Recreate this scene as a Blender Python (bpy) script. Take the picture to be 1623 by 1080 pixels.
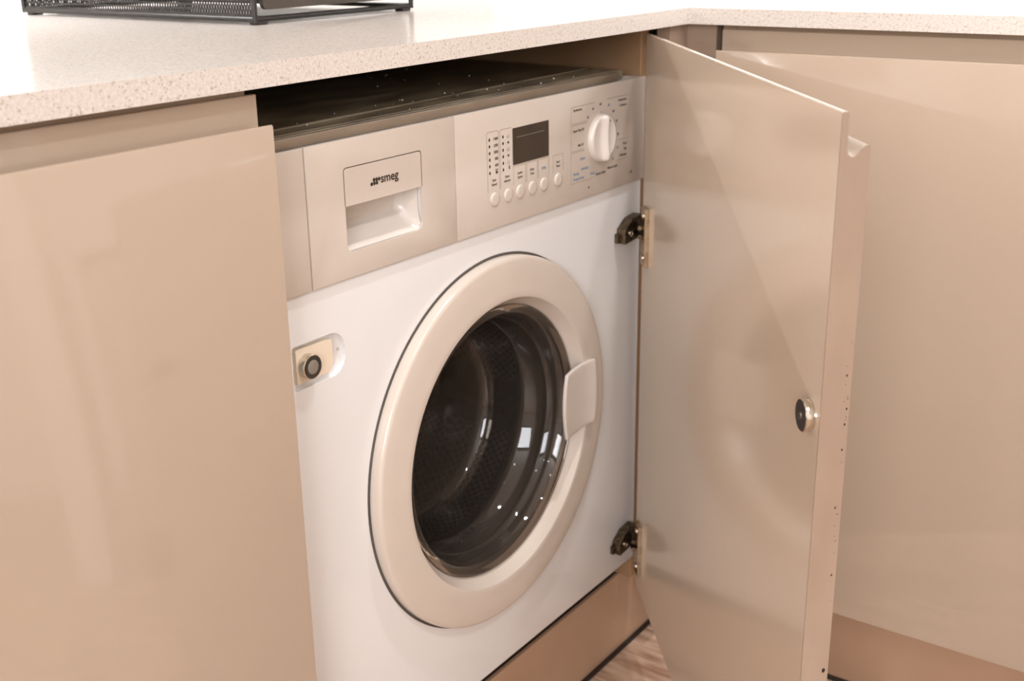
import bpy, bmesh, math, random
from mathutils import Vector, Matrix
for o in list(bpy.data.objects): bpy.data.objects.remove(o)
SC = bpy.context.scene; COL = SC.collection
random.seed(7)
PI = math.pi
LIFT = 0.035                      # everything is measured from the appliance; the floor ends up at z = 0

# ------------------------------------------------------------------ camera
cam_d = bpy.data.cameras.new('camera'); cam = bpy.data.objects.new('camera', cam_d); COL.objects.link(cam)
r_ = Vector((0.577661, -0.8161453, -0.01464998)); u_ = Vector((0.2732215, 0.17640956, 0.94563718)); f_ = Vector((0.76919294, 0.55026041, -0.32489337))
CP = Vector((-0.5945, -0.6652, 0.8741))
M = Matrix.Identity(4)
for i in range(3): M[i][0] = r_[i]; M[i][1] = u_[i]; M[i][2] = -f_[i]; M[i][3] = CP[i]
cam.matrix_world = M
cam_d.sensor_width = 36; cam_d.lens = 1899.95 * 36 / 1623; cam_d.clip_start = .02
cam_d.dof.use_dof = True; cam_d.dof.focus_distance = 0.98; cam_d.dof.aperture_fstop = 10
SC.camera = cam

# ------------------------------------------------------------------ light and exposure
vs = SC.view_settings; vs.view_transform = 'Standard'; vs.look = 'None'; vs.exposure = -0.60; vs.gamma = 1; vs.use_curve_mapping = False
w = bpy.data.worlds.new('world'); SC.world = w; w.use_nodes = True
w.node_tree.nodes['Background'].inputs[0].default_value = (1, .9, .8, 1); w.node_tree.nodes['Background'].inputs[1].default_value = .05

def area(name, loc, target, sx, sy, power, col):
    l = bpy.data.lights.new(name, 'AREA'); l.shape = 'RECTANGLE'; l.size = sx; l.size_y = sy; l.energy = power; l.color = col
    o = bpy.data.objects.new(name, l); COL.objects.link(o); o.location = loc
    o.rotation_euler = (Vector(target) - Vector(loc)).to_track_quat('-Z', 'Y').to_euler(); return o
WARM = (.98, 1, 1.06); LED = (.97, 1, 1.05); FILL_COL = (.98, 1, 1.05)
area('soft_fill_light', (-3.1, -1.7, 1.5), (0, -.5, .5), 1.3, 1.25, 120, FILL_COL)  # added soft fill from the left, no window is seen there
area('under_cabinet_light', (-.25, .63, 1.193), (-.25, .80, .80), 1.9, .03, 25, LED)
area('under_cabinet_light', (1.215, -.45, 1.193), (1.30, -.45, .85), .03, 1.5, 9, LED)
SPOTS = [(-.37, -1.35, 19), (-2.5, -.5, 5), (-1.5, -1.35, 2), (.35, -.42, 22), (-.37, -2.4, 2), (-1.5, -2.4, 2)]
for x, y, e in SPOTS:
    l = bpy.data.lights.new('downlight', 'AREA'); l.shape = 'DISK'; l.size = .085; l.energy = e; l.color = WARM
    o = bpy.data.objects.new('downlight_lamp', l); COL.objects.link(o); o.location = (x, y, 2.255)

# ------------------------------------------------------------------ helpers
def srgb(r, g, b):
    f = lambda c: (c / 12.92 if c <= .04045 else ((c + .055) / 1.055) ** 2.4)
    return (f(r / 255), f(g / 255), f(b / 255), 1)
def mat(name, col, rough=.4, metal=0, coat=0, spec=.5):
    m = bpy.data.materials.new(name); m.use_nodes = True; b = m.node_tree.nodes['Principled BSDF']
    b.inputs['Base Color'].default_value = col; b.inputs['Roughness'].default_value = rough; b.inputs['Metallic'].default_value = metal
    b.inputs['Coat Weight'].default_value = coat; b.inputs['Specular IOR Level'].default_value = spec
    return m
def noise_mix(m, c1, c2, scale, lo, hi, detail=3, stretch=(1, 1, 1), coord='Object', rough=None, bump=0):
    nt = m.node_tree; N = nt.nodes; L = nt.links; b = N['Principled BSDF']
    tc = N.new('ShaderNodeTexCoord'); mp = N.new('ShaderNodeMapping'); mp.inputs['Scale'].default_value = stretch
    nz = N.new('ShaderNodeTexNoise'); nz.inputs['Scale'].default_value = scale; nz.inputs['Detail'].default_value = detail
    cr = N.new('ShaderNodeValToRGB'); cr.color_ramp.elements[0].position = lo; cr.color_ramp.elements[1].position = hi
    cr.color_ramp.elements[0].color = c1; cr.color_ramp.elements[1].color = c2
    L.new(tc.outputs[coord], mp.inputs[0]); L.new(mp.outputs[0], nz.inputs['Vector']); L.new(nz.outputs['Fac'], cr.inputs[0]); L.new(cr.outputs[0], b.inputs['Base Color'])
    if rough:
        mr = N.new('ShaderNodeMapRange'); mr.inputs[3].default_value = rough[0]; mr.inputs[4].default_value = rough[1]
        L.new(nz.outputs['Fac'], mr.inputs[0]); L.new(mr.outputs[0], b.inputs['Roughness'])
    if bump:
        bp = N.new('ShaderNodeBump'); bp.inputs['Strength'].default_value = bump; bp.inputs['Distance'].default_value = .001
        L.new(nz.outputs['Fac'], bp.inputs['Height']); L.new(bp.outputs[0], b.inputs['Normal'])
    return m

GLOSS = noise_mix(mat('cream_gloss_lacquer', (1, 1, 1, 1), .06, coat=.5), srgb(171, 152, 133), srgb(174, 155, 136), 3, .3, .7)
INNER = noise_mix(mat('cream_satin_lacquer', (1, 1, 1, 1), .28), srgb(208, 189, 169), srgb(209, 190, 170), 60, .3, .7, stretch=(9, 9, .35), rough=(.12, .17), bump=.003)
EDGE = noise_mix(mat('cream_edge_band', (1, 1, 1, 1), .3), srgb(152, 130, 112), srgb(159, 138, 120), 25, .35, .65, stretch=(1, 1, .4))
CARC = noise_mix(mat('cabinet_board', (1, 1, 1, 1), .45), srgb(166, 140, 114), srgb(174, 148, 122), 20, .3, .7)
NICHE = noise_mix(mat('shade_toned_niche_board', (1, 1, 1, 1), .4), srgb(138, 106, 76), srgb(146, 114, 84), 20, .3, .7)  # cabinet board browned, the shade of the niche put into its colour
PLIN = noise_mix(mat('plinth_board', (1, 1, 1, 1), .3), srgb(172, 140, 114), srgb(180, 148, 122), 12, .3, .7)
ENAM = noise_mix(mat('white_enamel', (1, 1, 1, 1), .22, coat=.2), srgb(227, 225, 223), srgb(230, 228, 226), 8, .3, .7)
PLAS = noise_mix(mat('cream_white_plastic', (1, 1, 1, 1), .3), srgb(203, 191, 179), srgb(206, 194, 182), 30, .3, .7)
PLASW = noise_mix(mat('white_plastic', (1, 1, 1, 1), .25), srgb(214, 204, 194), srgb(217, 207, 197), 30, .3, .7)
PLASC = noise_mix(mat('lit_catch_plate_cream', (1, 1, 1, 1), .3), srgb(228, 212, 190), srgb(231, 215, 193), 30, .3, .7)  # lighter cream, the light on the catch plate put into its colour
RINGM = noise_mix(mat('door_ring_plastic', (1, 1, 1, 1), .22), srgb(204, 191, 178), srgb(207, 194, 181), 30, .3, .7)
PRINT = noise_mix(mat('dark_print', (1, 1, 1, 1), .5), srgb(70, 58, 48), srgb(80, 67, 56), 50, .3, .7)
LOGO = noise_mix(mat('logo_print', (1, 1, 1, 1), .5), srgb(44, 36, 28), srgb(52, 42, 34), 50, .3, .7)
BLUEP = noise_mix(mat('blue_print', (1, 1, 1, 1), .5), srgb(104, 138, 168), srgb(114, 148, 176), 50, .3, .7)
LINEP = noise_mix(mat('grey_line_print', (1, 1, 1, 1), .5), srgb(168, 150, 132), srgb(176, 158, 140), 50, .3, .7)
HOLE = noise_mix(mat('black_indicator', (1, 1, 1, 1), .3), srgb(16, 12, 10), srgb(24, 18, 14), 50, .3, .7)
DISP = noise_mix(mat('display_glass', (1, 1, 1, 1), .12), srgb(58, 48, 40), srgb(64, 53, 44), 40, .3, .7)
DLINE = noise_mix(mat('pale_display_line', (1, 1, 1, 1), .4), srgb(112, 106, 98), srgb(120, 114, 106), 40, .3, .7)
STEEL = noise_mix(mat('bright_steel', (1, 1, 1, 1), .2, 1), srgb(200, 194, 182), srgb(220, 212, 200), 90, .3, .7, rough=(.12, .3))
BRASSY = noise_mix(mat('nickel_hinge_steel', (1, 1, 1, 1), .25, 1), srgb(170, 152, 128), srgb(200, 182, 156), 60, .3, .7, rough=(.18, .38))
HBODY = noise_mix(mat('dark_reflection_hinge_steel', (1, 1, 1, 1), .3, 1), srgb(84, 74, 60), srgb(132, 118, 98), 150, .35, .65, rough=(.18, .45))  # hinge steel darkened, the dark it reflects put into its base colour
DSTEEL = noise_mix(mat('dark_magnet', (1, 1, 1, 1), .35, .6), srgb(70, 66, 62), srgb(86, 82, 76), 90, .3, .7)
MAGF = noise_mix(mat('grey_magnet_face', (1, 1, 1, 1), .5, .3), srgb(140, 132, 120), srgb(156, 146, 134), 120, .3, .7)
TOPD = noise_mix(mat('dark_dusty_top', (1, 1, 1, 1), .3), srgb(92, 82, 66), srgb(150, 138, 116), 14, .35, .75, detail=6, stretch=(1, 3, 1), rough=(.2, .5))
TOPB = noise_mix(mat('top_trim_metal', (1, 1, 1, 1), .35, .3), srgb(132, 118, 102), srgb(150, 135, 118), 40, .3, .7, stretch=(.4, 1, 1))
DUST = noise_mix(mat('dust_grain', (1, 1, 1, 1), .8), srgb(210, 205, 195), srgb(225, 220, 210), 50, .3, .7)
RUBB = noise_mix(mat('grey_rubber', (1, 1, 1, 1), .55), srgb(74, 68, 62), srgb(88, 82, 76), 20, .3, .7)
BLACKM = noise_mix(mat('black_wire_steel', (1, 1, 1, 1), .32, .2), srgb(30, 27, 24), srgb(40, 36, 32), 50, .3, .7)
DRAWR = noise_mix(mat('charcoal_sheet_metal', (1, 1, 1, 1), .35, .3), srgb(62, 54, 47), srgb(74, 65, 57), 30, .3, .7, stretch=(.3, 1, 1))
WALLM = noise_mix(mat('painted_wall', (1, 1, 1, 1), .7), srgb(238, 234, 228), srgb(240, 236, 230), 4, .3, .7)
CEILM = noise_mix(mat('ceiling_paint', (1, 1, 1, 1), .8), srgb(240, 236, 230), srgb(243, 239, 233), 4, .3, .7)
TRIMM = noise_mix(mat('white_gloss_trim', (1, 1, 1, 1), .25), srgb(240, 234, 226), srgb(243, 238, 230), 4, .3, .7)
SUBF = noise_mix(mat('subfloor', (1, 1, 1, 1), .8), srgb(60, 42, 30), srgb(70, 50, 36), 4, .3, .7)
DARKB = noise_mix(mat('dark_chassis', (1, 1, 1, 1), .6), srgb(34, 24, 16), srgb(42, 30, 20), 20, .3, .7)
BACKT = noise_mix(mat('grey_splashback', (1, 1, 1, 1), .12), srgb(236, 234, 230), srgb(240, 238, 234), 3, .3, .7)

def quartz():
    m = mat('speckled_quartz', (1, 1, 1, 1), .2, spec=.4); nt = m.node_tree; N = nt.nodes; L = nt.links; b = N['Principled BSDF']
    tc = N.new('ShaderNodeTexCoord')
    v = N.new('ShaderNodeTexVoronoi'); v.inputs['Scale'].default_value = 800
    n1 = N.new('ShaderNodeTexNoise'); n1.inputs['Scale'].default_value = 420; n1.inputs['Detail'].default_value = 4
    L.new(tc.outputs['Object'], v.inputs['Vector']); L.new(tc.outputs['Object'], n1.inputs['Vector'])
    c1 = N.new('ShaderNodeValToRGB'); e = c1.color_ramp.elements
    e[0].position = .30; e[0].color = srgb(196, 185, 174); e[1].position = .66; e[1].color = srgb(214, 206, 198)
    L.new(n1.outputs['Fac'], c1.inputs[0])
    sp = N.new('ShaderNodeSeparateColor'); L.new(v.outputs['Color'], sp.inputs[0])
    c2 = N.new('ShaderNodeValToRGB'); c2.color_ramp.interpolation = 'CONSTANT'; e = c2.color_ramp.elements
    e[0].position = 0; e[0].color = (1, 1, 1, 1); e[1].position = .05; e[1].color = (0, 0, 0, 1)
    L.new(sp.outputs[0], c2.inputs[0])
    mx = N.new('ShaderNodeMix'); mx.data_type = 'RGBA'; mx.inputs['B'].default_value = srgb(140, 116, 100)
    mul = N.new('ShaderNodeMath'); mul.operation = 'MULTIPLY'; mul.inputs[1].default_value = .45
    L.new(c2.outputs[0], mul.inputs[0]); L.new(mul.outputs[0], mx.inputs['Factor']); L.new(c1.outputs[0], mx.inputs['A']); L.new(mx.outputs['Result'], b.inputs['Base Color'])
    return m
QUARTZ = quartz()
def wood():
    m = mat('oak_plank', (1, 1, 1, 1), .35)
    noise_mix(m, srgb(146, 110, 86), srgb(220, 190, 166), 9, .34, .7, detail=6, stretch=(7, 1, 1), rough=(.25, .5))
    return m
WOOD = wood()
def drum_mat():
    m = mat('perforated_drum_steel', srgb(150, 140, 128), .34, .85); nt = m.node_tree; N = nt.nodes; L = nt.links; b = N['Principled BSDF']
    uv = N.new('ShaderNodeUVMap'); mp = N.new('ShaderNodeMapping'); mp.inputs['Scale'].default_value = (1, 1, 1)
    L.new(uv.outputs[0], mp.inputs[0])
    v = N.new('ShaderNodeTexVoronoi'); v.inputs['Scale'].default_value = 1; v.inputs['Randomness'].default_value = 0
    L.new(mp.outputs[0], v.inputs['Vector'])
    c = N.new('ShaderNodeValToRGB'); e = c.color_ramp.elements; e[0].position = .26; e[0].color = srgb(92, 80, 68); e[1].position = .44; e[1].color = srgb(140, 126, 112)
    L.new(v.outputs['Distance'], c.inputs[0]); L.new(c.outputs[0], b.inputs['Base Color'])
    bp = N.new('ShaderNodeBump'); bp.inputs['Strength'].default_value = .6; bp.inputs['Distance'].default_value = .002
    L.new(v.outputs['Distance'], bp.inputs['Height']); L.new(bp.outputs[0], b.inputs['Normal'])
    return m
DRUM = drum_mat()
def glass():
    m = mat('smoked_door_glass', (.60, .52, .45, 1), .02); b = m.node_tree.nodes['Principled BSDF']
    b.inputs['Transmission Weight'].default_value = .972; b.inputs['IOR'].default_value = 1.5
    nt = m.node_tree; N = nt.nodes; nz = N.new('ShaderNodeTexNoise'); nz.inputs['Scale'].default_value = 9
    mr = N.new('ShaderNodeMapRange'); mr.inputs[3].default_value = .012; mr.inputs[4].default_value = .05
    nt.links.new(nz.outputs['Fac'], mr.inputs[0]); nt.links.new(mr.outputs[0], b.inputs['Roughness'])
    return m
GLASS = glass()
def lampmat():
    m = mat('lamp_glow', (1, 1, 1, 1)); b = m.node_tree.nodes['Principled BSDF']
    b.inputs['Emission Color'].default_value = (1, .82, .62, 1); b.inputs['Emission Strength'].default_value = 60
    return m
LAMP = lampmat()

def obj(name, bm, m, parent=None, smooth=None, loc=None):
    me = bpy.data.meshes.new(name); bmesh.ops.recalc_face_normals(bm, faces=bm.faces[:]); bm.to_mesh(me); bm.free()
    for mm in (m if isinstance(m, (list, tuple)) else [m]): me.materials.append(mm)
    o = bpy.data.objects.new(name, me); COL.objects.link(o)
    if parent: o.parent = parent
    if loc: o.location = loc
    if smooth is not None:
        me.polygons.foreach_set('use_smooth', [True] * len(me.polygons))
        me.set_sharp_from_angle(angle=math.radians(smooth))
    return o
def tag(o, label, cat, group=None):
    o['label'] = label; o['category'] = cat
    if group: o['group'] = group
    return o
def thing(name, label, cat, loc=(0, 0, 0), rz=0, group=None):
    o = bpy.data.objects.new(name, None); COL.objects.link(o); o.location = loc; o.rotation_euler = (0, 0, rz); o.empty_display_size = .05
    return tag(o, label, cat, group)
def struct(o): o['kind'] = 'structure'; return o
def box(bm, x0, x1, y0, y1, z0, z1, bev=0, seg=2):
    vs = [bm.verts.new((x, y, z)) for z in (z0, z1) for y in (y0, y1) for x in (x0, x1)]
    fs = [bm.faces.new([vs[i] for i in q]) for q in ((0, 2, 3, 1), (4, 5, 7, 6), (0, 1, 5, 4), (2, 6, 7, 3), (0, 4, 6, 2), (1, 3, 7, 5))]
    if bev:
        es = list({e for f in fs for e in f.edges})
        bmesh.ops.bevel(bm, geom=es, offset=bev, segments=seg, profile=.5, affect='EDGES')
    return bm
def B(*a, **k): return box(bmesh.new(), *a, **k)
def prism_xz(pts, y0, y1, bm=None):
    bm = bm or bmesh.new()
    a = [bm.verts.new((x, y0, z)) for x, z in pts]; b = [bm.verts.new((x, y1, z)) for x, z in pts]
    bm.faces.new(a); bm.faces.new(b[::-1]); n = len(pts)
    for i in range(n): bm.faces.new((a[i], a[(i + 1) % n], b[(i + 1) % n], b[i]))
    return bm
def rrect(x0, x1, z0, z1, r, n=5):
    p = []
    rr = r if isinstance(r, (list, tuple)) else [r] * 4       # bl, br, tr, tl
    for (cx, cz, a0, q) in ((x0, z0, 180, 0), (x1, z0, 270, 1), (x1, z1, 0, 2), (x0, z1, 90, 3)):
        r1 = rr[q]; ox = cx + (r1 if q in (0, 3) else -r1); oz = cz + (r1 if q in (0, 1) else -r1)
        for k in range(n + 1):
            a = math.radians(a0 + 90 * k / n); p.append((ox + r1 * math.cos(a), oz + r1 * math.sin(a)))
    return p
def bevel_sharp(bm, off, seg=2, ang=40):
    es = [e for e in bm.edges if len(e.link_faces) == 2 and e.calc_face_angle(0) > math.radians(ang)]
    bmesh.ops.bevel(bm, geom=es, offset=off, segments=seg, profile=.5, affect='EDGES'); return bm
def lathe_y(prof, n, cx, cz, closed=False, bm=None):
    """profile of (radius, y) turned about an axis along y"""
    bm = bm or bmesh.new(); rows = []
    for r, y in prof:
        if r < 1e-6: rows.append([bm.verts.new((cx, y, cz))])
        else: rows.append([bm.verts.new((cx + r * math.cos(2 * PI * k / n), y, cz + r * math.sin(2 * PI * k / n))) for k in range(n)])
    m = len(rows)
    for i in range(m if closed else m - 1):
        a, b = rows[i], rows[(i + 1) % m]
        for k in range(n):
            k2 = (k + 1) % n
            if len(a) == 1 and len(b) == 1: continue
            if len(a) == 1: bm.faces.new((a[0], b[k], b[k2]))
            elif len(b) == 1: bm.faces.new((a[k], a[k2], b[0]))
            else: bm.faces.new((a[k], a[k2], b[k2], b[k]))
    return bm
def tube(bm, pts, r, n=8):
    pts = [Vector(p) for p in pts]; rows = []
    for i, p in enumerate(pts):
        d = ((pts[min(i + 1, len(pts) - 1)] - p).normalized() + (p - pts[max(i - 1, 0)]).normalized()).normalized()
        q = d.to_track_quat('Z', 'Y')
        rows.append([bm.verts.new(p + q @ Vector((r * math.cos(2 * PI * k / n), r * math.sin(2 * PI * k / n), 0))) for k in range(n)])
    for a, b in zip(rows, rows[1:]):
        for k in range(n): bm.faces.new((a[k], a[(k + 1) % n], b[(k + 1) % n], b[k]))
    bm.faces.new(rows[0][::-1]); bm.faces.new(rows[-1]); return bm
def cut(o, cutters):
    """subtract closed bmeshes from the mesh of o, baked at once"""
    tmp = []
    for c in cutters:
        co = obj('cutter', c, []); tmp.append(co)
        md = o.modifiers.new('cut', 'BOOLEAN'); md.operation = 'DIFFERENCE'; md.solver = 'EXACT'; md.object = co
    dg = bpy.context.evaluated_depsgraph_get(); dg.update()
    me = bpy.data.meshes.new_from_object(o.evaluated_get(dg)); old = o.data
    o.modifiers.clear(); o.data = me; me.name = old.name; bpy.data.meshes.remove(old)
    for co in tmp:
        m = co.data; bpy.data.objects.remove(co); bpy.data.meshes.remove(m)
    return o
_tc = {}
def text_geo(s):
    if s in _tc: return _tc[s]
    cu = bpy.data.curves.new('t', 'FONT'); cu.body = s; cu.size = 1; cu.resolution_u = 3; cu.align_x = 'LEFT'; cu.offset = .022
    o = bpy.data.objects.new('t', cu); COL.objects.link(o)
    dg = bpy.context.evaluated_depsgraph_get(); dg.update()
    me = bpy.data.meshes.new_from_object(o.evaluated_get(dg))
    v = [(p.co.x, p.co.y) for p in me.vertices]; f = [tuple(q.vertices) for q in me.polygons]
    bpy.data.objects.remove(o); bpy.data.curves.remove(cu); bpy.data.meshes.remove(me)
    _tc[s] = (v, f); return _tc[s]
def text(bm, s, xc, zbase, y, h, wide=None, xheight=None):
    """h = capital height; wide = total width if given; centred on xc"""
    v, f = text_geo(s); xs = [p[0] for p in v]; x0, x1 = min(xs), max(xs)
    sz = h / .70 if xheight is None else xheight / max(p[1] for p in text_geo('x')[0])
    sx = wide / (x1 - x0) if wide else sz
    vv = [bm.verts.new((xc + (p[0] - (x0 + x1) / 2) * sx, y, zbase + p[1] * sz)) for p in v]
    for q in f:
        try: bm.faces.new([vv[i] for i in q])
        except ValueError: pass
def line(bm, x0, z0, x1, z1, y, t=.0005):
    d = Vector((x1 - x0, z1 - z0)); n = Vector((-d.y, d.x)).normalized() * t / 2
    vv = [bm.verts.new((x, y, z)) for x, z in ((x0 - n.x, z0 - n.y), (x1 - n.x, z1 - n.y), (x1 + n.x, z1 + n.y), (x0 + n.x, z0 + n.y))]
    bm.faces.new(vv)
def disc(bm, cx, cz, rx, rz, y, n=12):
    bm.faces.new([bm.verts.new((cx + rx * math.cos(2 * PI * k / n), y, cz + rz * math.sin(2 * PI * k / n))) for k in range(n)])

# ------------------------------------------------------------------ room shell
ZF = -.035
RX0, RX1, RY0, RY1, ZC = -3.25, 1.26, -3.0, .70, 2.30
floor = struct(obj('floor', B(RX0, RX1, RY0, RY1, ZF - .06, ZF - .012), SUBF))
pw, pl = .14, 1.1; row = 0; y = RY0; meshes = {}
x = RX0
while x < RX1 - .01:                                  # planks run along y
    off = (row * .37) % 1 * pl; y = RY0 - off
    while y < RY1:
        a, b = max(y, RY0) + .0006, min(y + pl, RY1) - .0006
        if b - a > .02 and not (x + pw < -1.6 and b < -1.5):
            bm = B(x + .0006, min(x + pw, RX1) - .0006, a, b, ZF - .012, ZF, bev=.0012, seg=1)
            o = obj('plank', bm, WOOD, floor)
        y += pl
    x += pw; row += 1
struct(obj('wall_back', B(RX0 - .1, RX1 + .1, RY1, RY1 + .1, ZF, ZC), WALLM))
struct(obj('wall_right', B(RX1, RX1 + .1, RY0, RY1, ZF, ZC), WALLM))
struct(obj('wall_front', B(RX0 - .1, RX1 + .1, RY0 - .1, RY0, ZF, ZC), WALLM))
bm = bmesh.new()                                      # left wall, with an unseen opening added behind the fill light
box(bm, RX0 - .1, RX0, RY0, RY1, ZF, .8); box(bm, RX0 - .1, RX0, RY0, RY1, 2.2, ZC); box(bm, RX0 - .1, RX0, RY0, -2.4, .8, 2.2); box(bm, RX0 - .1, RX0, -1.0, RY1, .8, 2.2)
struct(obj('wall_left', bm, WALLM))
struct(obj('ceiling', B(RX0 - .1, RX1 + .1, RY0 - .1, RY1 + .1, ZC, ZC + .08), CEILM))
# ------------------------------------------------------------------ worktop (one L-shaped slab)
YC, XC, ZT, ZB = -.031, .638, .7888, .7715
def worktop():
    bm = bmesh.new(); pts = [(-1.75, YC), (XC, YC), (XC, -1.29), (RX1, -1.29), (RX1, RY1), (-1.75, RY1)]
    a = [bm.verts.new((x, y, ZB)) for x, y in pts]; b = [bm.verts.new((x, y, ZT)) for x, y in pts]
    bm.faces.new(a[::-1]); bm.faces.new(b)
    for i in range(6): bm.faces.new((a[i], a[(i + 1) % 6], b[(i + 1) % 6], b[i]))
    bevel_sharp(bm, .0014, 2, 40)
    return bm
tag(obj('worktop', worktop(), QUARTZ, smooth=30), 'white speckled quartz worktop running round the corner above the cabinets', 'worktop')
struct(obj('trim_3', B(-1.75, RX1, RY1 - .008, RY1 - .0005, ZT, 1.2), BACKT))
struct(obj('trim_4', B(RX1 - .008, RX1 - .0005, -1.29, RY1 - .009, ZT, 1.2), BACKT))

# ------------------------------------------------------------------ J-pull doors
T = .0195
def door_profile(zb, zl=.745, zt=.7656):
    d = zl - .745
    return [(0, zb), (T, zb), (T, .7434 + d), (T - .0005, .7446 + d), (T - .0016, .7451 + d), (T - .0030, .7446 + d), (.0150, .7432 + d), (.0132, .7412 + d), (.0115, .7393 + d),
            (.0098, .7381 + d), (.0082, .7377 + d), (.0066, .7383 + d), (.0053, .7397 + d), (.0046, .7418 + d), (.0044, .744 + d), (.0044, zt - .0006), (.0038, zt), (.0006, zt), (0, zt - .0006)]
def door_mesh(w, zb, zl=.745, zt=.7656, s0=0.0):
    bm = bmesh.new(); pr = door_profile(zb, zl, zt)
    a = [bm.verts.new((s0, n, z)) for n, z in pr]; b = [bm.verts.new((w, n, z)) for n, z in pr]
    bm.faces.new(a); bm.faces.new(b[::-1]); k = len(pr)
    for i in range(k): bm.faces.new((a[i], a[(i + 1) % k], b[(i + 1) % k], b[i]))
    bm.faces.ensure_lookup_table()
    es = [e for e in bm.edges if abs(e.verts[0].co.x - e.verts[1].co.x) < 1e-7 and e.calc_length() > 5e-4]
    ed = [e for e in bm.edges if abs(e.verts[0].co.x - e.verts[1].co.x) < 1e-7]
    bmesh.ops.recalc_face_normals(bm, faces=bm.faces[:])
    for f in bm.faces:
        if f.normal.y < -.9 and f.calc_area() > .01: f.material_index = 1
    return bm
def carcass(name, x0, x1, y0, y1, z0, z1, parent, t=.016, shelf=True):
    """open-fronted box along y0 (front); returns parts"""
    obj('side_panel', B(x0, x0 + t, y0, y1, z0, z1), CARC, parent); obj('side_panel', B(x1 - t, x1, y0, y1, z0, z1), CARC, parent)
    obj('base_panel', B(x0 + t, x1 - t, y0, y1, z0, z0 + t), CARC, parent); obj('back_panel', B(x0 + t, x1 - t, y1 - .008, y1, z0 + t, z1), CARC, parent)

# left base cabinet, door closed
lc = thing('base_cabinet', 'cream gloss base cabinet with closed door left of the washing machine', 'cabinet', (-.30, .3, ZF))
def under(o, p):                                    # parent to an Empty that already stands somewhere, keeping world coordinates
    o.parent = p; o.matrix_parent_inverse = Matrix.Identity(4)
    R = Matrix.Translation(p.location) @ Matrix.Rotation(p.rotation_euler.z, 4, 'Z')
    o.matrix_basis = R.inverted() @ o.matrix_basis
    return o
for nm, bm in (('side_panel', B(-.599, -.583, -.0100, .55, .094, ZB - .002)), ('side_panel', B(-.016, -.001, -.0100, .55, .094, ZB - .002)),
               ('base_panel', B(-.5825, -.0165, -.0100, .55, .094, .110)), ('back_panel', B(-.5825, -.0165, .54, .55, .1105, ZB - .002)), ('top_rail', B(-.5825, -.0165, -.0100, .08, ZB - .018, ZB - .002))):
    under(obj(nm, bm, CARC), lc)
d0 = obj('door', door_mesh(.597, .0955), [GLOSS, GLOSS], smooth=30, loc=(.0032, -.0125, 0)); d0.rotation_euler = (0, 0, PI); under(d0, lc)
for k in range(4):
    under(obj('foot', B(-.57 + (k % 2) * .52, -.54 + (k % 2) * .52, .08 + (k // 2) * .40, .11 + (k // 2) * .40, ZF, .094), DARKB), lc)
# a second closed cabinet further left completes the run
lc2 = thing('base_cabinet', 'cream gloss base cabinet at the far left end of the run', 'cabinet', (-.90, .3, ZF))
for nm, bm in (('side_panel', B(-1.199, -1.183, -.0100, .55, .094, ZB - .002)), ('side_panel', B(-.617, -.601, -.0100, .55, .094, ZB - .002)), ('base_panel', B(-1.1825, -.6175, -.0100, .55, .094, .110)), ('back_panel', B(-1.1825, -.6175, .54, .55, .1105, ZB - .002))):
    under(obj(nm, bm, CARC), lc2)
d1 = obj('door', door_mesh(.597, .0955), [GLOSS, GLOSS], smooth=30, loc=(-.5968, -.0125, 0)); d1.rotation_euler = (0, 0, PI); under(d1, lc2)
for k in range(4):
    under(obj('foot', B(-1.17 + (k % 2) * .52, -1.14 + (k % 2) * .52, .08 + (k // 2) * .40, .11 + (k // 2) * .40, ZF, .094), DARKB), lc2)

# niche for the machine: right side panel and corner post
npan = tag(obj('end_panel', B(.5985, .6155, .006, .60, .0815, ZB - .0005, bev=.0006), NICHE), 'cabinet side panel, toned brown for shade, lining the niche right of the washing machine', 'panel')
bm = bmesh.new(); pts = [(.616, -.020), (.657, -.020), (.657, -.0565), (.673, -.0565), (.673, -.004), (.616, -.004)]
a = [bm.verts.new((x, y, .085)) for x, y in pts]; b = [bm.verts.new((x, y, ZB - .0005)) for x, y in pts]
bm.faces.new(a[::-1]); bm.faces.new(b)
for i in range(6): bm.faces.new((a[i], a[(i + 1) % 6], b[(i + 1) % 6], b[i]))
tag(obj('corner_post', bevel_sharp(bm, .0008, 2), EDGE, smooth=30), 'cream L-shaped corner post between the two cabinet runs under the worktop', 'post')

# right run: two cabinets facing the camera
for k in range(2):
    ya, yb = (-.664, -.0625) if k == 0 else (-1.266, -.6645)
    rc = thing('base_cabinet', ('wide cream gloss base cabinet behind the open door on the right' if k == 0 else 'cream gloss base cabinet at the near end of the right run'), 'cabinet', (.95, (ya + yb) / 2, ZF))
    for nm, bm in (('side_panel', B(.6620, 1.22, ya, ya + .016, .094, ZB - .002)), ('side_panel', B(.6620, 1.22, yb - .016, yb, .094, ZB - .002)),
                   ('base_panel', B(.6620, 1.22, ya + .0165, yb - .0165, .094, .110)), ('back_panel', B(1.21, 1.22, ya + .0165, yb - .0165, .1105, ZB - .002)), ('top_rail', B(.6620, .74, ya + .0165, yb - .0165, ZB - .018, ZB - .002))):
        under(obj(nm, bm, CARC), rc)
    dd = obj('door', door_mesh(.5985, .0955, .744, .7656), [GLOSS, GLOSS], smooth=30, loc=(.6396 + T, ya + .0005, 0)); dd.rotation_euler = (0, 0, PI / 2); under(dd, rc)
    for q in range(4):
        under(obj('foot', B(.78 + (q % 2) * .36, .81 + (q % 2) * .36, ya + .06 + (q // 2) * .44, ya + .09 + (q // 2) * .44, ZF, .094), DARKB), rc)
tag(obj('end_panel', B(.6396, 1.24, -1.287, -1.2675, ZF, ZB - .0005, bev=.0006), GLOSS), 'cream gloss end panel closing the right cabinet run', 'panel')
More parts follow.
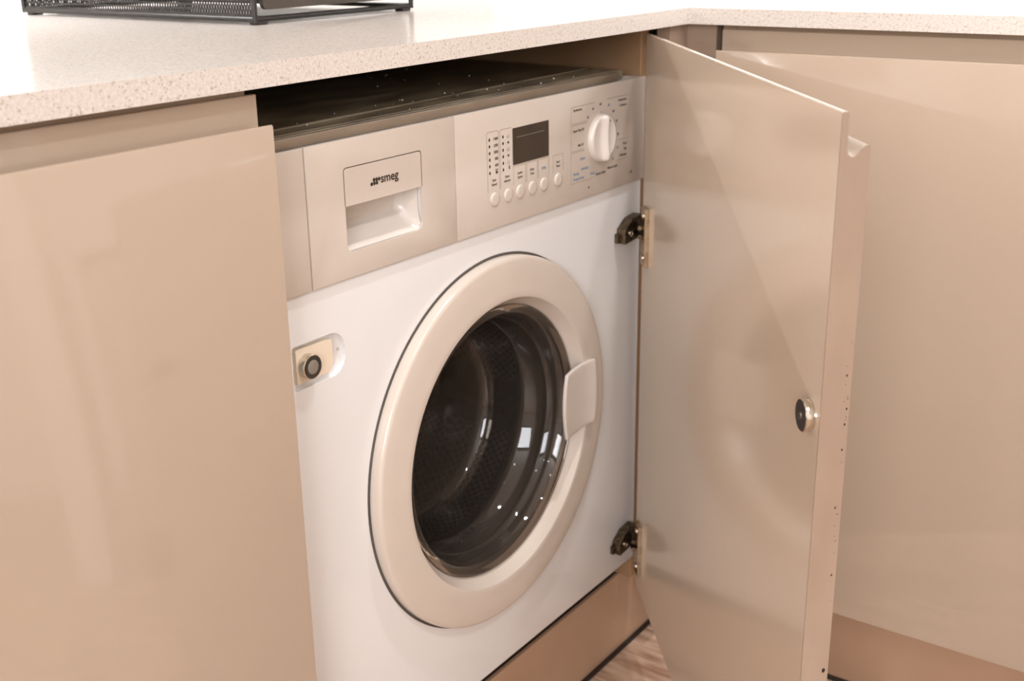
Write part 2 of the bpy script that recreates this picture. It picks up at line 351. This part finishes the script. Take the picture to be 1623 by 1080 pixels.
# plinths
struct(obj('trim_1', B(-1.20, .6960, .024, .029, ZF + .001, .0805, bev=.0007), PLIN))
struct(obj('trim_2', B(.697, .713, -1.266, .0, ZF + .001, .0900, bev=.0007), PLIN))
bm = bmesh.new(); box(bm, -1.20, .690, .0185, .0235, ZF, ZF + .006, bev=.0015); struct(obj('trim_6', bm, DARKB))
bm = bmesh.new(); box(bm, .692, .6965, -1.266, .02, ZF, ZF + .006, bev=.0015); struct(obj('trim_7', bm, DARKB))
# door casing beyond the right run (seen mirrored in the left cabinet door)
struct(obj('baseboard_right', B(RX1 - .018, RX1 - .0005, RY0 + .001, -1.29, ZF, ZF + .11, bev=.003), TRIMM))
struct(obj('trim_8', B(.62, .66, -1.50, -1.37, ZF, ZC - .001, bev=.004), TRIMM))

# ------------------------------------------------------------------ washing machine
CX, CZ, RO, RG = .3048, .3823, .1915, .142
wm = thing('washing_machine', 'white built-in washing machine with round door in the niche under the worktop', 'washing machine', (.2975, .28, ZF))
def W(o): return under(o, wm)
body = obj('body', B(.002, .5950, 0, .56, .115, .7170, bev=.0035, seg=3), ENAM)
rec = rrect(.0345, .0955, .5235, .5615, [.003, .017, .017, .003], 6)
def circle(r, n=96): return [(CX + r * math.cos(2 * PI * k / n), CZ + r * math.sin(2 * PI * k / n)) for k in range(n)]
cut(body, [B(.02, .577, .018, .54, .135, .700), prism_xz(circle(.1665), -.05, .05), prism_xz(rec, -.05, .0045)])
body.data.polygons.foreach_set('use_smooth', [True] * len(body.data.polygons)); body.data.set_sharp_from_angle(angle=math.radians(30))
W(body)
W(obj('plinth_base', B(.03, .590, .0305, .55, ZF, .1148), DARKB))
# top plate and its front trim
tp = W(obj('top_plate', B(.004, .5600, .0065, .56, .7172, .7270, bev=.0014), TOPD, smooth=30))
W(obj('top_trim', B(.004, .5450, .0025, .0062, .7172, .7262, bev=.0008), TOPB, smooth=30))
bm = bmesh.new(); tube(bm, [(.006, .031, .7268), (.55, .047, .7268)], .0017, 6); box(bm, .004, .555, .0105, .0135, .7262, .7278, bev=.0005)
W(obj('top_bead', bm, TOPD, smooth=40))
bm = bmesh.new()
for k in range(46):
    x, y = random.uniform(.02, .5), random.choice([random.uniform(.012, .06), random.uniform(.03, .25)]); s = random.choice([.0004, .0006, .0006, .0011])
    bmesh.ops.create_icosphere(bm, subdivisions=1, radius=s, matrix=Matrix.Translation((x, y, .7272)))
dg = obj('dust', bm, DUST); dg['kind'] = 'stuff'; W(dg)
# fascia: end strip, drawer front, control panel
PY = -.003; PZ0, PZ1 = .6030, .7178
def panel(x0, x1, name, z0=PZ0): return obj(name, B(x0, x1, PY, .0024 if False else -.0003, z0, PZ1, bev=.0012), PLAS, smooth=30)
W(panel(.0020, .0596, 'fascia_strip'))
X1, X2 = .0606, .2480
HX0, HX1, HZ0, HZM, HZ1 = .1024, .2000, .6250, .6632, .6946
df = obj('drawer_front', B(X1, X2, PY, -.0003, PZ0, PZ1, bev=.0012), PLAS)
cut(df, [prism_xz(rrect(HX0, HX1, HZ0, HZ1, [.006, .009, .003, .003]), -.02, .02)])
df.data.polygons.foreach_set('use_smooth', [True] * len(df.data.polygons)); df.data.set_sharp_from_angle(angle=math.radians(30))
W(df)
cut(body, [prism_xz(rrect(HX0 - .001, HX1 + .001, HZ0 - .001, HZ1 + .001, .006), -.01, .0185 + .02)])
fl = obj('handle_flap', prism_xz(rrect(HX0 + .0005, HX1 - .0005, HZM, HZ1 - .0005, [.0003, .0003, .003, .003]), PY - .0001, .004), PLAS, smooth=30); under(fl, wm)
def cup():
    bm = bmesh.new(); nx, nz = 36, 26; D = .026; vv = []
    for j in range(nz + 1):
        row_ = []
        for i in range(nx + 1):
            a = i / nx; b = j / nz
            x = HX0 + .0002 + a * (HX1 - HX0 - .0004); z = HZ0 + .0002 + b * (HZ1 - .004 - HZ0)
            e = min(x - HX0, HX1 - x); tb = min(1, (z - HZ0) / .0185); ts = min(1, e / (.010 if x > (HX0 + HX1) / 2 else .003))
            fb = math.sqrt(max(0, 1 - (1 - tb) ** 2.2)) * (.55 + .45 * tb); fs = math.sqrt(max(0, 1 - (1 - ts) ** 2))
            dpt = D * fb * fs
            row_.append(bm.verts.new((x, PY + .0004 + dpt, z)))
        vv.append(row_)
    for j in range(nz):
        for i in range(nx): bm.faces.new((vv[j][i], vv[j][i + 1], vv[j + 1][i + 1], vv[j + 1][i]))
    return bm
W(obj('handle_cup', cup(), PLASW, smooth=60))
W(panel(.2486, .5945, 'control_panel', .6030))
# printing on the drawer
YP = PY - .0003
bm = bmesh.new(); text(bm, 'smeg', .15795, .6757, YP, 0, wide=.0225, xheight=.0050)
for x, z in ((.1352, .6763), (.1385, .6765), (.1417, .6765), (.1383, .6795), (.1415, .6794), (.1447, .6793)): disc(bm, x, z, .00155, .00165, YP, 16)
W(obj('logo_print', bm, LOGO))
bm = bmesh.new(); ot = rrect(HX0, HX1, HZM - .0002, HZ1, [.0005, .0005, .003, .003], 4)
for i in range(len(ot)):
    p, q = ot[i], ot[(i + 1) % len(ot)]
    if p[1] < HZM + .001 and q[1] < HZM + .001: continue
    if (Vector(p) - Vector(q)).length > 1e-6: line(bm, p[0], p[1], q[0], q[1], YP + .00015, .0006)
W(obj('flap_gap', bm, PRINT))
# indicators
bm = bmesh.new()
for k in range(6):
    disc(bm, .2996, .6889 - k * .00622, .0011, .0016, YP); disc(bm, .3212, .6888 - k * .00624, .0011, .0016, YP)
W(obj('indicator_lights', bm, HOLE))
dp = W(obj('display', B(.3370, .3988, PY - .0006, PY - .0001, .6594, .6947, bev=.0002), DISP))
bm = bmesh.new(); line(bm, .3425, .6855, .3905, .6855, PY - .0008, .0007); o = obj('display_line', bm, DLINE); under(o, wm)  # thin pale line drawn across the display
# printed frames
bm = bmesh.new()
def fr(*pts, t=.00045):
    for p, q in zip(pts, pts[1:]): line(bm, p[0], p[1], q[0], q[1], YP, t)
fr((.2960, .6395), (.2954, .6940), (.2970, .6962), (.3125, .6962), (.3140, .6945), (.3144, .6400)); fr((.3165, .6400), (.3165, .6945), (.3180, .6961), (.3345, .6961))
for x in (.3378, .3578, .3600, .3785, .3805, .3990): fr((x, .6580), (x, .6395))
fr((.3378, .658), (.3578, .658)); fr((.36, .658), (.3785, .658)); fr((.3805, .658), (.399, .658))
fr((.4070, .6400), (.4070, .6578), (.4248, .6578), (.4248, .6400))
fr((.4402, .6845), (.4402, .7012), (.4857, .7016)); fr((.5105, .7020), (.5545, .7020), (.5545, .7000)); fr((.4402, .6840), (.4714, .6840)); fr((.4402, .6825), (.4714, .6825)); fr((.4402, .6825), (.4402, .6560), (.4657, .6560))
fr((.4402, .6545), (.4660, .6545)); fr((.4402, .6545), (.4402, .6225), (.4844, .6225)); fr((.5334, .6552), (.5560, .6552)); fr((.5314, .6330), (.5560, .6330))
o = W(obj('printed_frames', bm, LINEP)); o['kind'] = 'stuff'
bm = bmesh.new()
for k, s in enumerate(('1400', '1200', '1000', '800', '600')): text(bm, s, .3097 if k < 3 else .3105, .6877 - k * .00622, YP, .0026, wide=.0066 if k < 3 else .0050)
disc(bm, .3105, .6573, .0018, .0016, YP); line(bm, .3085, .6598, .3125, .6600, YP, .0008)
for k, kind in enumerate('abcdef'):
    z = .6888 - k * .00624
    if kind in 'bd': disc(bm, .3297, z, .0015, .0012, YP)
    elif kind == 'f': disc(bm, .3310, z + .001, .0009, .0022, YP)
    else:
        for q in (-.0013, .0013): line(bm, .3290 + q * .9, z - .0015, .3297 + q * .9, z + .0015, YP, .0003)
        line(bm, .3277, z - .0014, .3310, z - .0014, YP, .0003)
for (x, a, b_, w1, w2) in ((.3062, 'Spin', 'Speed', .006, .0085), (.3273, 'Option', 'Selection', .0075, .0105), (.3486, 'Confirm', 'Option', .009, .009), (.3695, 'Delay', 'Timer', .0072, .0072), (.4160, 'Start', 'Pause', .0066, .0072)):
    text(bm, a, x, .6493, YP, .0023, wide=w1); text(bm, b_, x, .6452, YP, .0023, wide=w2)
for s, x, z, wd in (('Synthetics', .4525, .6966, .0165), ("Super Fast 30'", .4545, .6755, .0215), ("Mix 30'", .4590, .6598, .0105), ('Intensive', .5430, .6968, .0170), ('Cottons', .5445, .6910, .0150), ('Wool', .5495, .6485, .0080), ('Silk', .5508, .6425, .0058), ('Delicates', .5462, .6365, .0145),
                    ('Drain & Spin', .4993, .6238, .0195), ('Rinse & Spin', .5240, .6266, .0205), ('60', .4977, .6972, .0040), ('40', .4825, .6940, .0036), ('30', .4729, .6863, .0036), ('60', .5244, .6865, .0038), ('40', .5313, .6755, .0036), ('30', .5343, .6606, .0038), ('R', .5256, .6350, .0022)):
    text(bm, s, x, z, YP, .0026, wide=wd)
text(bm, 'WD', .5640, .6145, YP, .0024, wide=.0050); line(bm, .4735, .6143, .4765, .6125, YP, .0012)
disc(bm, .4988, .6895, .0006, .0008, YP)
o = W(obj('printed_lettering', bm, PRINT)); o['kind'] = 'stuff'
bm = bmesh.new()
for s, x, z, wd in (('Drying', .3902, .6475, .0075), ('Cottons', .4625, .6453, .0100), ('Synthetics', .4672, .6343, .0145), ('Drying', .4500, .6308, .0105), ('Programmes', .4553, .6253, .0210), ('Wool', .4818, .6263, .0090), ('20', .5341, .6461, .0055), ('20', .5144, .6943, .0042)):
    text(bm, s, x, z, YP, .0026, wide=wd)
o = W(obj('printed_lettering', bm, BLUEP)); o['label'] = 'pale blue printed lettering'; o['kind'] = 'stuff'
# buttons
for x in (.3062, .3282, .3484, .3696, .3900, .4158):
    W(obj('button', lathe_y([(.0067, PY), (.0067, PY - .0008), (.0063, PY - .0014), (.0054, PY - .0017), (.0025, PY - .0016), (0, PY - .0016)], 28, x, .6318), PLAS, smooth=50))
# programme knob
def knob(cx, cz, R):
    bm = bmesh.new(); nr, ns = 26, 72; rows = []
    c0 = math.cos(.05); s0 = math.sin(.05)
    for i in range(nr + 1):
        rr = R * i / nr; row_ = []
        for k in range(ns):
            a = 2 * PI * k / ns; x = rr * math.cos(a); z = rr * math.sin(a)
            xr = x * c0 + z * s0
            q = rr / R
            ridge = .0062 * math.exp(-(abs(xr) / .0046) ** 2.2) * max(0, 1 - q ** 7) ** .5
            edge = max(0, (q - .86) / .14)
            h = .0036 + .0026 * q ** 2 - .0035 * edge ** 2.2 + ridge
            row_.append(bm.verts.new((cx + x, PY - h, cz + z)))
        rows.append(row_)
    row_ = [bm.verts.new((cx + R * 1.01 * math.cos(2 * PI * k / ns), PY, cz + R * 1.01 * math.sin(2 * PI * k / ns))) for k in range(ns)]; rows.append(row_)
    bm.faces.new(rows[1])
    for v in rows[0]: bm.verts.remove(v)
    for a, b in zip(rows[1:], rows[2:]):
        for k in range(ns): bm.faces.new((a[k], a[(k + 1) % ns], b[(k + 1) % ns], b[k]))
    return bm
kn = W(obj('programme_knob', knob(.4990, .6627, .0255), PLASW, smooth=60))
bm = bmesh.new(); disc(bm, .5000, .6815, .0010, .0012, PY - .0112); o = obj('knob_mark', bm, PRINT); under(o, wm)
# round door: ring, glass bowl, handle, gasket, drum
ring = [(RO, -.0004), (RO, -.0085), (RO - .0006, -.0104), (RO - .0020, -.0118), (RO - .0045, -.0125), (RO - .020, -.0134), (RG + .016, -.0146), (RG + .0105, -.0150), (RG + .0088, -.0146), (RG + .0078, -.0134),
        (RG + .0012, -.0032), (RG - .0004, -.0012), (RG - .0004, .0065), (RG + .012, .0075), (RG + .0200, .0070), (RG + .0235, -.0004)]
W(obj('door_ring', lathe_y(ring, 128, CX, CZ, closed=True), RINGM, smooth=35))
W(obj('ring_shadow', lathe_y([(RO + .0026, -.0001), (RO + .0026, -.0007), (RO - .001, -.0009), (RO - .001, -.0001)], 128, CX, CZ, closed=True), RUBB, smooth=35))  # dark ring standing in for the shadow line around the door ring
gl_o = [(RG - .001, -.0022), (.1385, -.0040), (.1340, -.0030), (.1300, .0020), (.1265, .0120), (.1250, .0205), (.1236, .0215), (.1234, .0330), (.1222, .0345), (.1205, .0480), (.1190, .0490), (.1180, .0600), (.1130, .0860), (.1100, .0950), (.1050, .0985), (.0980, .1000), (.06, .1010), (.03, .1018), (0, .1020)]
gl_i = [(0, .1060), (.03, .1058), (.06, .1050), (.0990, .1026), (.1110, .0965), (.1170, .0850), (.1222, .0610), (.1268, .0360), (.1308, .0130), (.1335, .0045), (.1365, .0015), (RG - .001, .0015)]
prof = gl_o + gl_i
bm = lathe_y(gl_o + gl_i, 128, CX, CZ)
gb = [v for v in bm.verts]
bmesh.ops.bridge_loops(bm, edges=[e for e in bm.edges if len(e.link_faces) == 1])
W(obj('glass_bowl', bm, GLASS, smooth=50))
W(obj('gasket', lathe_y([(.166, .004), (.160, .0080), (.152, .0085), (.1465, .012), (.1500, .022), (.1420, .028), (.1480, .038), (.1380, .046), (.1330, .060), (.1400, .070), (.1600, .0725), (.1665, .060)], 96, CX, CZ, closed=True), RUBB, smooth=50))
def drum():
    bm = bmesh.new(); uv = bm.loops.layers.uv.new('UVMap'); n = 96
    prof = [(.150, .0735), (.196, .0760), (.205, .0860), (.205, .330), (.198, .342), (.12, .350), (.04, .345), (0, .345)]
    cz = CZ + .018; L = 0; acc = [0]
    for (a, b), (c, d) in zip(prof, prof[1:]): L += math.hypot(c - a, d - b); acc.append(L)
    rows = [[bm.verts.new((CX + r * math.cos(2 * PI * k / n), y, cz + r * math.sin(2 * PI * k / n))) for k in range(n)] if r > 0 else [bm.verts.new((CX, y, cz))] for r, y in prof]
    for i in range(len(prof) - 1):
        for k in range(n):
            a, b = rows[i], rows[i + 1]; k2 = (k + 1) % n
            if len(b) == 1: f = bm.faces.new((a[k], a[k2], b[0])); c = [(k, i), (k + 1, i), (k + .5, i + 1)]
            else: f = bm.faces.new((a[k], a[k2], b[k2], b[k])); c = [(k, i), (k + 1, i), (k + 1, i + 1), (k, i + 1)]
            for lp, (kk, ii) in zip(f.loops, c):
                U, V = kk * 120 / n, acc[ii] / .0107
                lp[uv].uv = ((U + V) * 1.1, (U - V) * 1.1)
    return bm
W(obj('drum', drum(), DRUM, smooth=40))
for k in range(3):
    a = math.radians(100 + 120 * k); bm = bmesh.new()
    pr = [(-.032, .203), (-.016, .178), (-.006, .166), (.006, .166), (.016, .178), (.032, .203)]
    A = []
    for y in (.09, .10, .315, .328):
        sc = 1 if y in (.10, .315) else .6
        A.append([bm.verts.new((CX + (r if True else 0) * 0 + (lambda rr, t: rr * math.cos(a) - t * math.sin(a))((.203 - (.203 - r) * sc), t), y, CZ + .018 + (lambda rr, t: rr * math.sin(a) + t * math.cos(a))((.203 - (.203 - r) * sc), t))) for t, r in pr])
    for p, q in zip(A, A[1:]):
        for i in range(len(pr)): bm.faces.new((p[i], p[(i + 1) % len(pr)], q[(i + 1) % len(pr)], q[i]))
    bm.faces.new(A[0]); bm.faces.new(A[-1][::-1])
    W(obj('drum_paddle', bm, STEEL, smooth=40))
def handle():
    bm = bmesh.new(); nx, nz = 14, 16; F = []; K = []
    for j in range(nz + 1):
        b = j / nz; zc = .3525 + b * (.4265 - .3525); bow = 1 - (2 * b - 1) ** 2
        rf, rb = [], []
        for i in range(nx + 1):
            a = i / nx
            xl = .4022 - .0050 * bow; xr = .4650 + .0040 * bow; x = xl + a * (xr - xl)
            y = -.0168 - .0075 * (1 - a) ** 2.2 - .0030 * a ** 4
            rf.append(bm.verts.new((x, y, zc))); rb.append(bm.verts.new((x, y + .0042 + .001 * (a), zc)))
        F.append(rf); K.append(rb)
    for j in range(nz):
        for i in range(nx):
            bm.faces.new((F[j][i], F[j][i + 1], F[j + 1][i + 1], F[j + 1][i])); bm.faces.new((K[j][i], K[j + 1][i], K[j + 1][i + 1], K[j][i + 1]))
    for j in range(nz):
        bm.faces.new((F[j][0], F[j + 1][0], K[j + 1][0], K[j][0])); bm.faces.new((F[j][nx], K[j][nx], K[j + 1][nx], F[j + 1][nx]))
    for i in range(nx):
        bm.faces.new((F[0][i], K[0][i], K[0][i + 1], F[0][i + 1])); bm.faces.new((F[nz][i], F[nz][i + 1], K[nz][i + 1], K[nz][i]))
    bmesh.ops.recalc_face_normals(bm, faces=bm.faces[:])
    return bevel_sharp(bm, .0009, 2, 50)
hd = W(obj('door_handle', handle(), PLASW, smooth=40))
# magnetic catch plate in its recess
pl_pts = [(.0387, .5300), (.0400, .5288), (.0748, .5288), (.0762, .5302), (.0800, .5345), (.0806, .5360), (.0806, .5555), (.0795, .5566), (.0765, .5566), (.0735, .5575), (.0400, .5578), (.0387, .5565)]
cp = W(obj('catch_plate', bevel_sharp(prism_xz(pl_pts, .0005, .0044), .0005, 2, 50), PLASC, smooth=40))
mg = obj('catch_magnet', lathe_y([(.0102, .0006), (.0102, -.0062), (.0097, -.0066), (.0088, -.0066), (0, -.0066)], 40, .0500, .5424), STEEL, smooth=40); W(mg)
W(obj('magnet_ring', lathe_y([(.0095, -.0064), (.0095, -.0070), (.0062, -.0070), (.0060, -.0062), (.0088, -.0060)], 40, .0500, .5424, closed=True), DSTEEL, smooth=40))
W(obj('magnet_core', lathe_y([(.0060, -.0064), (.0060, -.0069), (.0056, -.0071), (0, -.0071)], 32, .0500, .5424), MAGF, smooth=40))
bm = bmesh.new(); bm = lathe_y([(.0013, .0042), (.0013, .0036), (.0008, .0034), (0, .0034)], 14, .0903, .5440); W(obj('rivet', bm, PLAS, smooth=50))

# ------------------------------------------------------------------ the open appliance door
PHI = math.atan2(-.6525029, -.75778623)
DX, DY = .5720, -.0154
od = thing('appliance_door', 'cream cabinet door standing open in front of the washing machine, inner side showing', 'door', (DX, DY, 0), PHI)
obj('panel', door_mesh(.5937, .0940), [GLOSS, INNER], od, smooth=30)
bm = door_mesh(.5949, .0940, s0=.5939); obj('edge_strip', bm, EDGE, od, smooth=30)
bm = bmesh.new()
for k in range(26):                                   # chips in the edge strip
    z = .36 + .26 * random.random(); n = T - random.uniform(.0015, .0045); r = random.choice([.0003, .0003, .0004, .0007]) * (1 if k else 2)
    bmesh.ops.create_icosphere(bm, subdivisions=1, radius=r, matrix=Matrix.Translation((.5949, n, z)) @ Matrix.Diagonal((.3, 1, 1.5, 1)))
o = obj('edge_chips', bm, HOLE, od); o['kind'] = 'stuff'
# strike disc on the inner face
def strike():
    prof = [(.0105, 0), (.0105, -.0010), (.0113, -.0014), (.0116, -.0022), (.0112, -.0028), (.0118, -.0034), (.0119, -.0050), (.0117, -.0064), (.0110, -.0070), (.0040, -.0070), (.0026, -.0064), (0, -.0062)]
    return lathe_y(prof, 48, .5765, .5590)
so = obj('strike_disc', strike(), STEEL, od, smooth=35)
bm = bmesh.new(); disc(bm, .5765, .5590, .0108, .0108, -.00715, 40)
obj('strike_face', bm, DSTEEL, so)
bm = bmesh.new(); box(bm, .5757, .5773, -.0078, -.0071, .5568, .5612); box(bm, .5745, .5785, -.0078, -.0071, .5583, .5597)
obj('strike_cross', bm, STEEL, so)
def hinge(zc, zm):
    hg = thing('hinge', 'nickel cabinet hinge', 'hinge')
    return hg
for zc, zm in ((.5470, .5515), (.1560, .1590)):
    fl = obj('hinge_flange', bevel_sharp(B(.0150, .0355, -.0052, -.0001, zc - .033, zc + .033), .0008, 2), BRASSY, od, smooth=40)
    for dz in (-.024, .024):
        obj('screw', lathe_y([(.0036, -.0052), (.0036, -.0060), (.0028, -.0066), (.0008, -.0066), (.0006, -.0060), (0, -.0060)], 16, .026, zc + dz), STEEL, fl, smooth=40)
    # hinge body on the machine face
    hb = obj('hinge_body', bevel_sharp(prism_xz([(.5395, zm - .0135), (.5760, zm - .0105), (.5760, zm + .0150), (.5560, zm + .0130), (.5395, zm + .0030)], -.0120, -.0006), .0010, 2), HBODY, smooth=40); W(hb)
    o = obj('screw', lathe_y([(.0042, -.0120), (.0042, -.0130), (.0032, -.0136), (.0010, -.0136), (.0008, -.0130), (0, -.0130)], 18, .5520, zm - .003), STEEL, smooth=40); under(o, wm)
    o = obj('screw', lathe_y([(.0038, -.0120), (.0038, -.0132), (.0030, -.0136), (0, -.0136)], 18, .5660, zm + .004), DSTEEL, smooth=40); under(o, wm)
    o = obj('hinge_body_lip', bevel_sharp(B(.5350, .5400, -.0050, -.0006, zm - .0125, zm - .002), .0008, 2), HBODY, smooth=40); under(o, wm)
    bm = bmesh.new()                                   # arm from the machine side to the flange
    p0 = Vector((.5700, -.0085, zm)); p1 = Vector((DX, DY, zc)) + Matrix.Rotation(PHI, 3, 'Z') @ Vector((.024, -.0082, 0)); p1.z = zm
    d = (p1 - p0).normalized(); nrm = Vector((-d.y, d.x, 0))
    for off in (-.005, .005):
        tube(bm, [p0 + Vector((0, 0, off)), p1 + Vector((0, 0, off))], .0026, 8)
    box(bm, .566, .580, -.0125, -.0060, zm - .009, zm + .009, bev=.001)
    o = obj('hinge_arm', bm, HBODY, smooth=40); under(o, wm)

# ------------------------------------------------------------------ black wire desk organiser on the worktop
ix0, ix1, iy0, iy1 = .2440, .4800, .2360, .6150; z0, z1 = ZT + .0055, ZT + .135
og = thing('mesh_organiser', 'black wire mesh desk organiser with drawer standing on the worktop', 'organiser', ((ix0 + ix1) / 2, (iy0 + iy1) / 2, ZT))
bm = bmesh.new(); r = .0027
for z in (z0, z1): tube(bm, [(ix0, iy0, z), (ix1, iy0, z)], r); tube(bm, [(ix0, iy1, z), (ix1, iy1, z)], r); tube(bm, [(ix0, iy0, z), (ix0, iy1, z)], r); tube(bm, [(ix1, iy0, z), (ix1, iy1, z)], r)
for x in (ix0, ix1):
    for y in (iy0, iy1): tube(bm, [(x, y, z0 - r), (x, y, z1 + r)], r)
for x in (ix1 - .004,): tube(bm, [(x, iy0 + .012, z0 + .010), (x, iy1, z0 + .010)], .0018)
under(obj('wire_frame', bm, BLACKM, smooth=50), og)
for x in (ix0 + .008, ix1 - .010):
    for y in (iy0 + .004, iy1 - .008):
        o = obj('foot', B(x - .007, x + .007, y - .006, y + .006, ZT + .0001, ZT + .0036, bev=.001), BLACKM); under(o, og)
def lattice(axis):
    bm = bmesh.new(); Ls = (iy1 - iy0 - .006) if axis == 'y' else (ix1 - ix0 - .006); H = z1 - z0 - .010
    for sgn in (1, -1):
        k = -H * .5
        sl = .46 * sgn; t = -H * .46 if sgn > 0 else 0
        q = t
        while q < Ls + (0 if sgn > 0 else H * .46):
            a0, a1 = q, q + sl * H; h0, h1 = 0, H                  # clip to panel
            if a1 > Ls: h1 = H * (Ls - a0) / (a1 - a0); a1 = Ls
            if a1 < 0: h1 = H * (0 - a0) / (a1 - a0); a1 = 0
            if a0 < 0: h0 = H * (0 - a0) / (a1 - a0) if a1 != a0 else 0; a0 = 0
            if a0 > Ls: h0 = h1 * (a0 - Ls) / (a0 - a1) if a1 != a0 else 0; a0 = Ls
            if h1 - h0 > .004:
                pts = [(a0 - .0008, h0), (a0 + .0008, h0), (a1 + .0008, h1), (a1 - .0008, h1)]
                for face in (0,):
                    vv = []
                    for dd in (-.0002, .0002):
                        for aa, hh in pts:
                            zz = z0 + .003 + hh
                            vv.append(bm.verts.new((ix0 + dd, iy0 + .003 + aa, zz) if axis == 'y' else (ix0 + .003 + aa, iy1 + dd, zz)))
                    for f in ((0, 1, 2, 3), (7, 6, 5, 4), (0, 4, 5, 1), (1, 5, 6, 2), (2, 6, 7, 3), (3, 7, 4, 0)): bm.faces.new([vv[i] for i in f])
            q += .0040
    return bm
o = under(obj('mesh_side', lattice('y'), BLACKM), og); o['kind'] = 'stuff'
o = under(obj('mesh_back', lattice('x'), BLACKM), og); o['kind'] = 'stuff'
for z in (z0 + .0030,):
    under(obj('side_rail', bevel_sharp(B(ix0 - .0012, ix0 + .0012, iy0 + .002, iy1 - .002, z0 - .001, z0 + .0030), .0006, 1), BLACKM), og)
dr = obj('drawer', bevel_sharp(prism_xz(rrect(ix0 + .010, ix1 - .010, z0 + .0085, z1 - .012, .006, 4), iy0 - .0020, iy0 + .0030), .001, 2, 50), DRAWR, smooth=40); under(dr, og)
bm = bmesh.new(); box(bm, ix0 + .012, ix0 + .014, iy0 + .0035, iy1 - .02, z0 + .014, z1 - .03); box(bm, ix1 - .014, ix1 - .012, iy0 + .0035, iy1 - .02, z0 + .014, z1 - .03); box(bm, ix0 + .0145, ix1 - .0145, iy0 + .0035, iy1 - .02, z0 + .014, z0 + .016)
o = obj('drawer_tray', bm, BLACKM); under(o, og)
bm = bmesh.new(); tube(bm, [(.335, iy0 - .002, z0 + .07), (.335, iy0 - .016, z0 + .07), (.389, iy0 - .016, z0 + .07), (.389, iy0 - .002, z0 + .07)], .003)
o = obj('drawer_pull', bm, BLACKM, smooth=50); under(o, og)

# ------------------------------------------------------------------ wall cabinets and lamps (they light the worktop and show in its polish)
def wall_cab(label, x0, x1, y0, y1):
    t = thing('wall_cabinet', label, 'cabinet', ((x0 + x1) / 2, (y0 + y1) / 2, 1.2))
    o = obj('body', B(x0, x1, y0, y1, 1.2, 1.95), GLOSS); under(o, t)
    return t
for k in range(3):
    x0 = -1.20 + k * .61
    wall_cab('cream wall cabinet over the left worktop, number %s from the left wall' % ('one', 'two', 'three')[k], x0, x0 + .607, .37, RY1 - .001)
for k in range(2):
    y0 = -1.29 + k * .62
    wall_cab(('near' if k == 0 else 'far') + ' cream wall cabinet over the right worktop', .95, RX1 - .001, y0, y0 + .617)
for x, y, e in SPOTS:
    where = {(-.37, -1.35): 'in front of the washing machine', (-2.5, -.5): 'nearest the left wall and the left worktop', (-1.5, -1.35): 'in the middle of the room', (.35, -.42): 'above the inner corner of the worktop', (-.37, -2.4): 'nearest the wall behind the camera', (-1.5, -2.4): 'in the corner by the left wall'}[(x, y)]
    dl = thing('ceiling_downlight', 'round recessed ceiling downlight ' + where, 'light', (x, y, ZC), group='recessed ceiling downlights')
    bm = bmesh.new()
    rows = [[bm.verts.new((rr * math.cos(2 * PI * k / 32), rr * math.sin(2 * PI * k / 32), z)) for k in range(32)] for rr, z in ((.055, -.0005), (.055, -.006), (.046, -.008), (.043, -.0005))]
    for a, b in zip(rows, rows[1:] + rows[:1]):
        for k in range(32): bm.faces.new((a[k], a[(k + 1) % 32], b[(k + 1) % 32], b[k]))
    obj('bezel', bm, TRIMM, dl, smooth=40)
    bm = bmesh.new(); bmesh.ops.create_circle(bm, cap_ends=True, segments=24, radius=.042, matrix=Matrix.Translation((0, 0, -.003))); obj('bulb', bm, LAMP, dl)

# ------------------------------------------------------------------ lift the whole measured scene so that the floor is z = 0
for o in SC.objects:
    if o.parent is None:
        if o is cam: o.matrix_world = Matrix.Translation((0, 0, LIFT)) @ M
        else: o.location.z += LIFT
